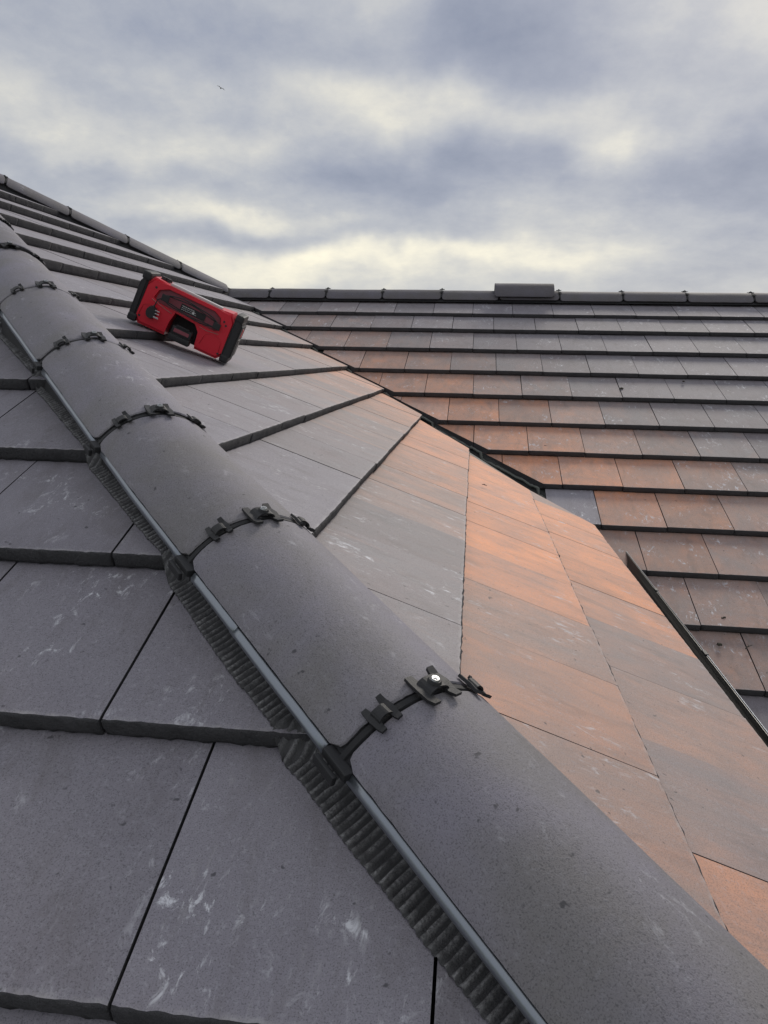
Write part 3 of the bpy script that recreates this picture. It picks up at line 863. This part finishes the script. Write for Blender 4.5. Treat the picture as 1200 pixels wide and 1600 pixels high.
bay = [(L_*.355, -.02), (L_*.365, .055), (L_*.39, .097), (L_*.61, .090), (L_*.665, .066), (L_*.69, -.02)]
rec = [(L_*.20, .104), (L_*.80, .096), (L_*.86, .108), (L_*.83, RH-.040), (L_*.75, RH-.024), (L_*.25, RH-.024), (L_*.165, RH-.042), (L_*.14, .116)]
case_me = carve(case_me, [(bay, -.05, .095), (rec, -.05, .016)])
autosmooth(case_me, 30)
link('case', case_me, (M_RED,), RM, radio)
bm = bmesh.new(); add_box(bm, (L_*.52, .088, .046), (L_*.33, .010, .088), .002); rpart('battery_bay', bm, M_BLACK)
# bumpers
for sgn in (0, 1):
    bm = bmesh.new()
    xo = (-.014, .014) if sgn == 0 else (L_-.014, L_+.024)
    xin = xo[1] if sgn == 0 else xo[0]; xou = xo[0] if sgn == 0 else xo[1]
    c = .022
    pl = [(xin, -.004), (xou, .022), (xou, RH-.030), (xin, RH+.004)] if sgn else [(xou, .022), (xin, -.004), (xin, RH+.004), (xou, RH-.030)]
    add_prism(bm, pl, -.006 if sgn else -.004, RD+.006)
    bmesh.ops.bevel(bm, geom=bm.edges[:], offset=.0075, segments=3, affect='EDGES')
    bp_ = rpart('bumper', bm, M_BLACK, auto=35)
    # corner caps top and bottom
    for z in (.015, RH-.012):
        bm = bmesh.new(); add_box(bm, ((xin+xou)/2 + (-.003 if sgn else .003), RD/2, z), (.034, RD+.016, .032), .009)
        rpart('corner_guard', bm, M_BLACK, bp_)
    if sgn:
        bm = bmesh.new(); add_box(bm, (L_+.0225, RD*.50, RH*.66), (.006, .030, .034), .002); rpart('side_window', bm, M_RED, bp_)
        bm = bmesh.new(); add_box(bm, (L_+.0235, RD*.5, RH*.34), (.005, .075, .07), .002); rpart('side_pad', bm, simple('dark_grey_pad', (.05, .052, .055), .5), bp_)
# recessed panel
bm = bmesh.new()
pl = [(L_*.20, .098), (L_*.80, .090), (L_*.86, .105), (L_*.82, RH-.040), (L_*.74, RH-.026), (L_*.26, RH-.026), (L_*.17, RH-.042), (L_*.15, .112)]
add_prism(bm, [(x*.985+L_*.0075, z*.985+.002) for x, z in pl], .0125, .0155); rpart('cable_recess', bm, M_DRED)
# raised mould lines
def line(pts, r=.0012, name='mould_line', mat=M_RED):
    bm = bmesh.new(); add_tube(bm, [(x, -.0008, z) for x, z in pts], r, 6); return rpart(name, bm, mat, smooth=True)
line([(L_*.06, .03), (L_*.07, .075), (L_*.12, .086), (L_*.22, .084), (L_*.27, .070)])
line([(L_*.72, .03), (L_*.74, .072), (L_*.80, .082), (L_*.88, .080), (L_*.92, .066), (L_*.93, .030)])
line([(L_*.13, .108), (L_*.30, .092), (L_*.36, .088)], .0016, mat=simple('pale_red_edge', (.45, .16, .15), .4))
line([(L_*.66, .088), (L_*.74, .086), (L_*.86, .092)], .0016, mat=bpy.data.materials['pale_red_edge'])
# cable wraps
for xx, zz_ in ((L_*.25, RH*.69), (L_*.815, RH*.62)):
    bm = bmesh.new()
    add_box(bm, (xx, -.008, zz_), (.026, .016, .020), .004); add_box(bm, (xx+.002, -.016, zz_), (.030, .005, .026), .0025)
    rpart('cable_cleat', bm, M_BLACK)
# wound cable
bm = bmesh.new(); pts = []
cx0, cx1, cz0, cz1 = L_*.25, L_*.815, RH*.69, RH*.62
for turn in range(2):
    for k in range(28):
        a = 2*math.pi*k/28
        ex = .5*(1-math.cos(a)); xx = cx0 + (cx1-cx0)*ex
        zc_ = cz0 + (cz1-cz0)*ex
        bow = (.019 + .006*turn)*math.sin(a)*(1.25 if math.sin(a) > 0 else .8)
        pts.append((xx + (.010 if ex > .5 else -.010)*abs(2*ex-1)**3, -.012 - .0018*turn + .003*math.sin(a*3+turn), zc_ + bow + .002*math.sin(a*5+turn*2)))
pts += [(L_*.19, -.014, RH*.60), (L_*.185, -.014, RH*.50), (L_*.18, -.014, RH*.44)]
add_tube(bm, pts, .0024, 8); cab = rpart('power_cable', bm, M_BLACK, smooth=True)
# mains plug with three pins
bm = bmesh.new()
r = bmesh.ops.create_cone(bm, cap_ends=True, segments=20, radius1=.024, radius2=.021, depth=.020)
rot = Matrix.Rotation(math.radians(90), 3, 'X') 
for v in r['verts']: v.co = rot @ Vector((v.co.x*.85, v.co.y*1.05, v.co.z)); v.co += Vector((L_*.175, -.016, RH*.32))
add_tube(bm, [(L_*.18, -.014, RH*.47), (L_*.178, -.015, RH*.42)], [.004, .006], 8)
plug = rpart('mains_plug', bm, M_BLACK, auto=30)
for dx, dz, sx, sz in ((.010, .014, .018, .0045), (.012, .003, .016, .004), (.012, -.011, .020, .0060)):
    bm = bmesh.new(); add_box(bm, (L_*.175+.012+dx, -.024, RH*.32+dz), (sx, .005, sz), .0008); rpart('pin', bm, M_CHROME, plug)
# battery pack
bm = bmesh.new()
add_box(bm, (L_*.525, -.004, .036), (.078, .040, .040), .006); add_box(bm, (L_*.525, -.012, .012), (.084, .046, .024), .005); add_box(bm, (L_*.525, -.022, .058), (.050, .012, .008), .002)
bat = rpart('battery_pack', bm, M_BLACK, auto=35)
bm = bmesh.new(); add_box(bm, (L_*.525, -.0252, .040), (.060, .003, .014), .001); rpart('battery_band', bm, M_DRED, bat)
# rating plate with small print
bm = bmesh.new(); add_box(bm, (L_*.545, .0110, RH*.655), (.100, .002, .026), .0006, rot=Matrix.Rotation(.02, 3, 'Y')); plate = rpart('rating_plate', bm, M_BLACK)
bm = bmesh.new(); rr = random.Random(4)
for row, zz_ in enumerate((RH*.69, RH*.655, RH*.62)):
    x = L_*.545-.045
    while x < L_*.545 + (.01 if row else .0):
        w_ = rr.uniform(.002, .006); add_box(bm, (x+w_/2, .0096, zz_), (w_, .0006, .0016 + .0012*(row == 0))); x += w_ + rr.uniform(.001, .003)
add_box(bm, (L_*.545+.002, .0096, RH*.645), (.008, .0006, .009))
rpart('small_print', bm, M_WHITE, plate)
# screw holes
for x, z in ((L_*.13, RH*.80), (L_*.07, RH*.16), (L_*.87, RH*.76), (L_*.93, RH*.12), (L_*.90, RH*.70)):
    bm = bmesh.new(); r = bmesh.ops.create_cone(bm, cap_ends=True, segments=12, radius1=.0042, radius2=.0042, depth=.003)
    for v in r['verts']: v.co = rot @ v.co + Vector((x, -.0006, z))
    rpart('screw_hole', bm, M_BLACK)
# top carry handle, pale grey, and knobs
bm = bmesh.new()
add_box(bm, (L_*.52, RD*.22, RH-.006), (L_*.56, .030, .012), .004); rpart('carry_handle', bm, M_GREYP, auto=40)
bm = bmesh.new()
for x in (L_*.14, L_*.19):
    r = bmesh.ops.create_cone(bm, cap_ends=True, segments=16, radius1=.013, radius2=.011, depth=.012)
    for v in r['verts']: v.co += Vector((x, RD*.45, RH))
rpart('control_knobs', bm, M_BLACK, auto=35)

# ------------------------------------------------------------------ small debris
def onC(px, py):
    d = cF + cR*((px-600)/FPX) - cU*((py-800)/FPX); n = Vector((0, -T, 1)); c0 = ZR - T*YR
    s = (c0 - .012 - n.dot(CP))/n.dot(d); return CP + d*s
def onB(px, py):
    d = cF + cR*((px-600)/FPX) - cU*((py-800)/FPX); n = Vector((T, 0, 1)); s = (-.012 - n.dot(CP))/n.dot(d); return CP + d*s
def clump(loc, r, seed, label):
    bm = bmesh.new(); bmesh.ops.create_icosphere(bm, subdivisions=3, radius=1)
    for v in bm.verts:
        k = 1 + .55*mnoise.noise(v.co*1.7 + Vector((seed, 0, 0))) + .3*mnoise.noise(v.co*5 + Vector((seed, 3, 0)))
        v.co = Vector((v.co.x*r*k, v.co.y*r*k, v.co.z*r*k*.6))
    tag(link('moss_clump', bm_mesh(bm, smooth=True), (M_MOSS,), Matrix.Translation(loc)), label, 'moss', 'bits of moss fallen on the right-hand slope')
for (px, py, r, lab) in ((1130, 966, .013, 'upper of two dark moss clumps on the tiles near the gutter'),
                         (1124, 1007, .010, 'lower of two dark moss clumps on the tiles near the gutter'),
                         (971, 607, .011, 'tiny dark moss bit on a tile in the middle of the right-hand slope'),
                         (852, 697, .009, 'tiny dark moss bit on the brown tile just above the valley'),
                         (1068, 596, .008, 'pale grit bit on the upper right tiles near the ridge')):
    clump(onC(px, py), r, px, lab)
def twig(p, d, L, r, label, nrm):
    bm = bmesh.new(); d = d.normalized()
    s_ = nrm.cross(d)
    add_tube(bm, [p - d*L/2, p - d*L*.1 + s_*L*.07 + nrm*.002, p + d*L/2], [r*.6, r, r*.5], 6)
    add_tube(bm, [p, p + d*L*.2 + s_*L*.28 + nrm*.003], [r*.7, r*.4], 6)
    tag(link('twig', bm_mesh(bm, smooth=True), (M_MOSS,)), label, 'twig')
NC = Vector((0, -math.sin(P_), math.cos(P_)))
twig(onC(1170, 1011), Vector((.7, .5, .2)), .045, .0025, 'small dark twig on the lower right tiles close to the photo edge', NC)
twig(onB(901, 1020), Vector((.9, .1, -.4)), .030, .0022, 'tiny dark twig on the orange tiles in the middle of the fifth course', NB)
twig(onB(885, 785), Vector((.2, .9, 0)), .018, .002, 'tiny brown twig at the top edge of the brightest orange tile', NB)
twig(onB(757, 758), Vector((.8, .6, -.3)), .028, .002, 'tiny brown twig on the orange course just left of the valley', NB)

# ------------------------------------------------------------------ bird
d = Vector(pxdir(345, 138)); bp0 = CP + d*85
bm = bmesh.new()
add_tube(bm, [(-.22, 0, -.02), (-.12, 0, 0), (0, 0, .02), (.13, 0, .02), (.20, 0, .03), (.25, 0, .02)], [.015, .05, .065, .045, .035, .008], 8)
for sy in (-1, 1):
    wv_ = [(.09, .03*sy, .03), (-.07, .03*sy, .03), (-.05, .28*sy, .12), (.08, .28*sy, .13), (-.09, .55*sy, .06), (-.02, .56*sy, .06)]
    vs = [bm.verts.new(v) for v in wv_] + [bm.verts.new((a, b, c+.012)) for a, b, c in wv_]
    for f in ((0, 1, 2, 3), (3, 2, 4, 5), (6, 9, 8, 7), (9, 11, 10, 8), (0, 3, 9, 6), (3, 5, 11, 9), (1, 7, 8, 2), (2, 8, 10, 4), (4, 10, 11, 5), (0, 6, 7, 1)):
        bm.faces.new([vs[q] for q in f])
tag(link('bird', bm_mesh(bm), (M_BIRD,), Matrix.Translation(bp0) @ Matrix.Rotation(-.9, 4, 'Z') @ Matrix.Rotation(-.35, 4, 'X') @ Matrix.Scale(.7, 4)), 'tiny dark bird gliding in the cloudy sky at upper left', 'bird')
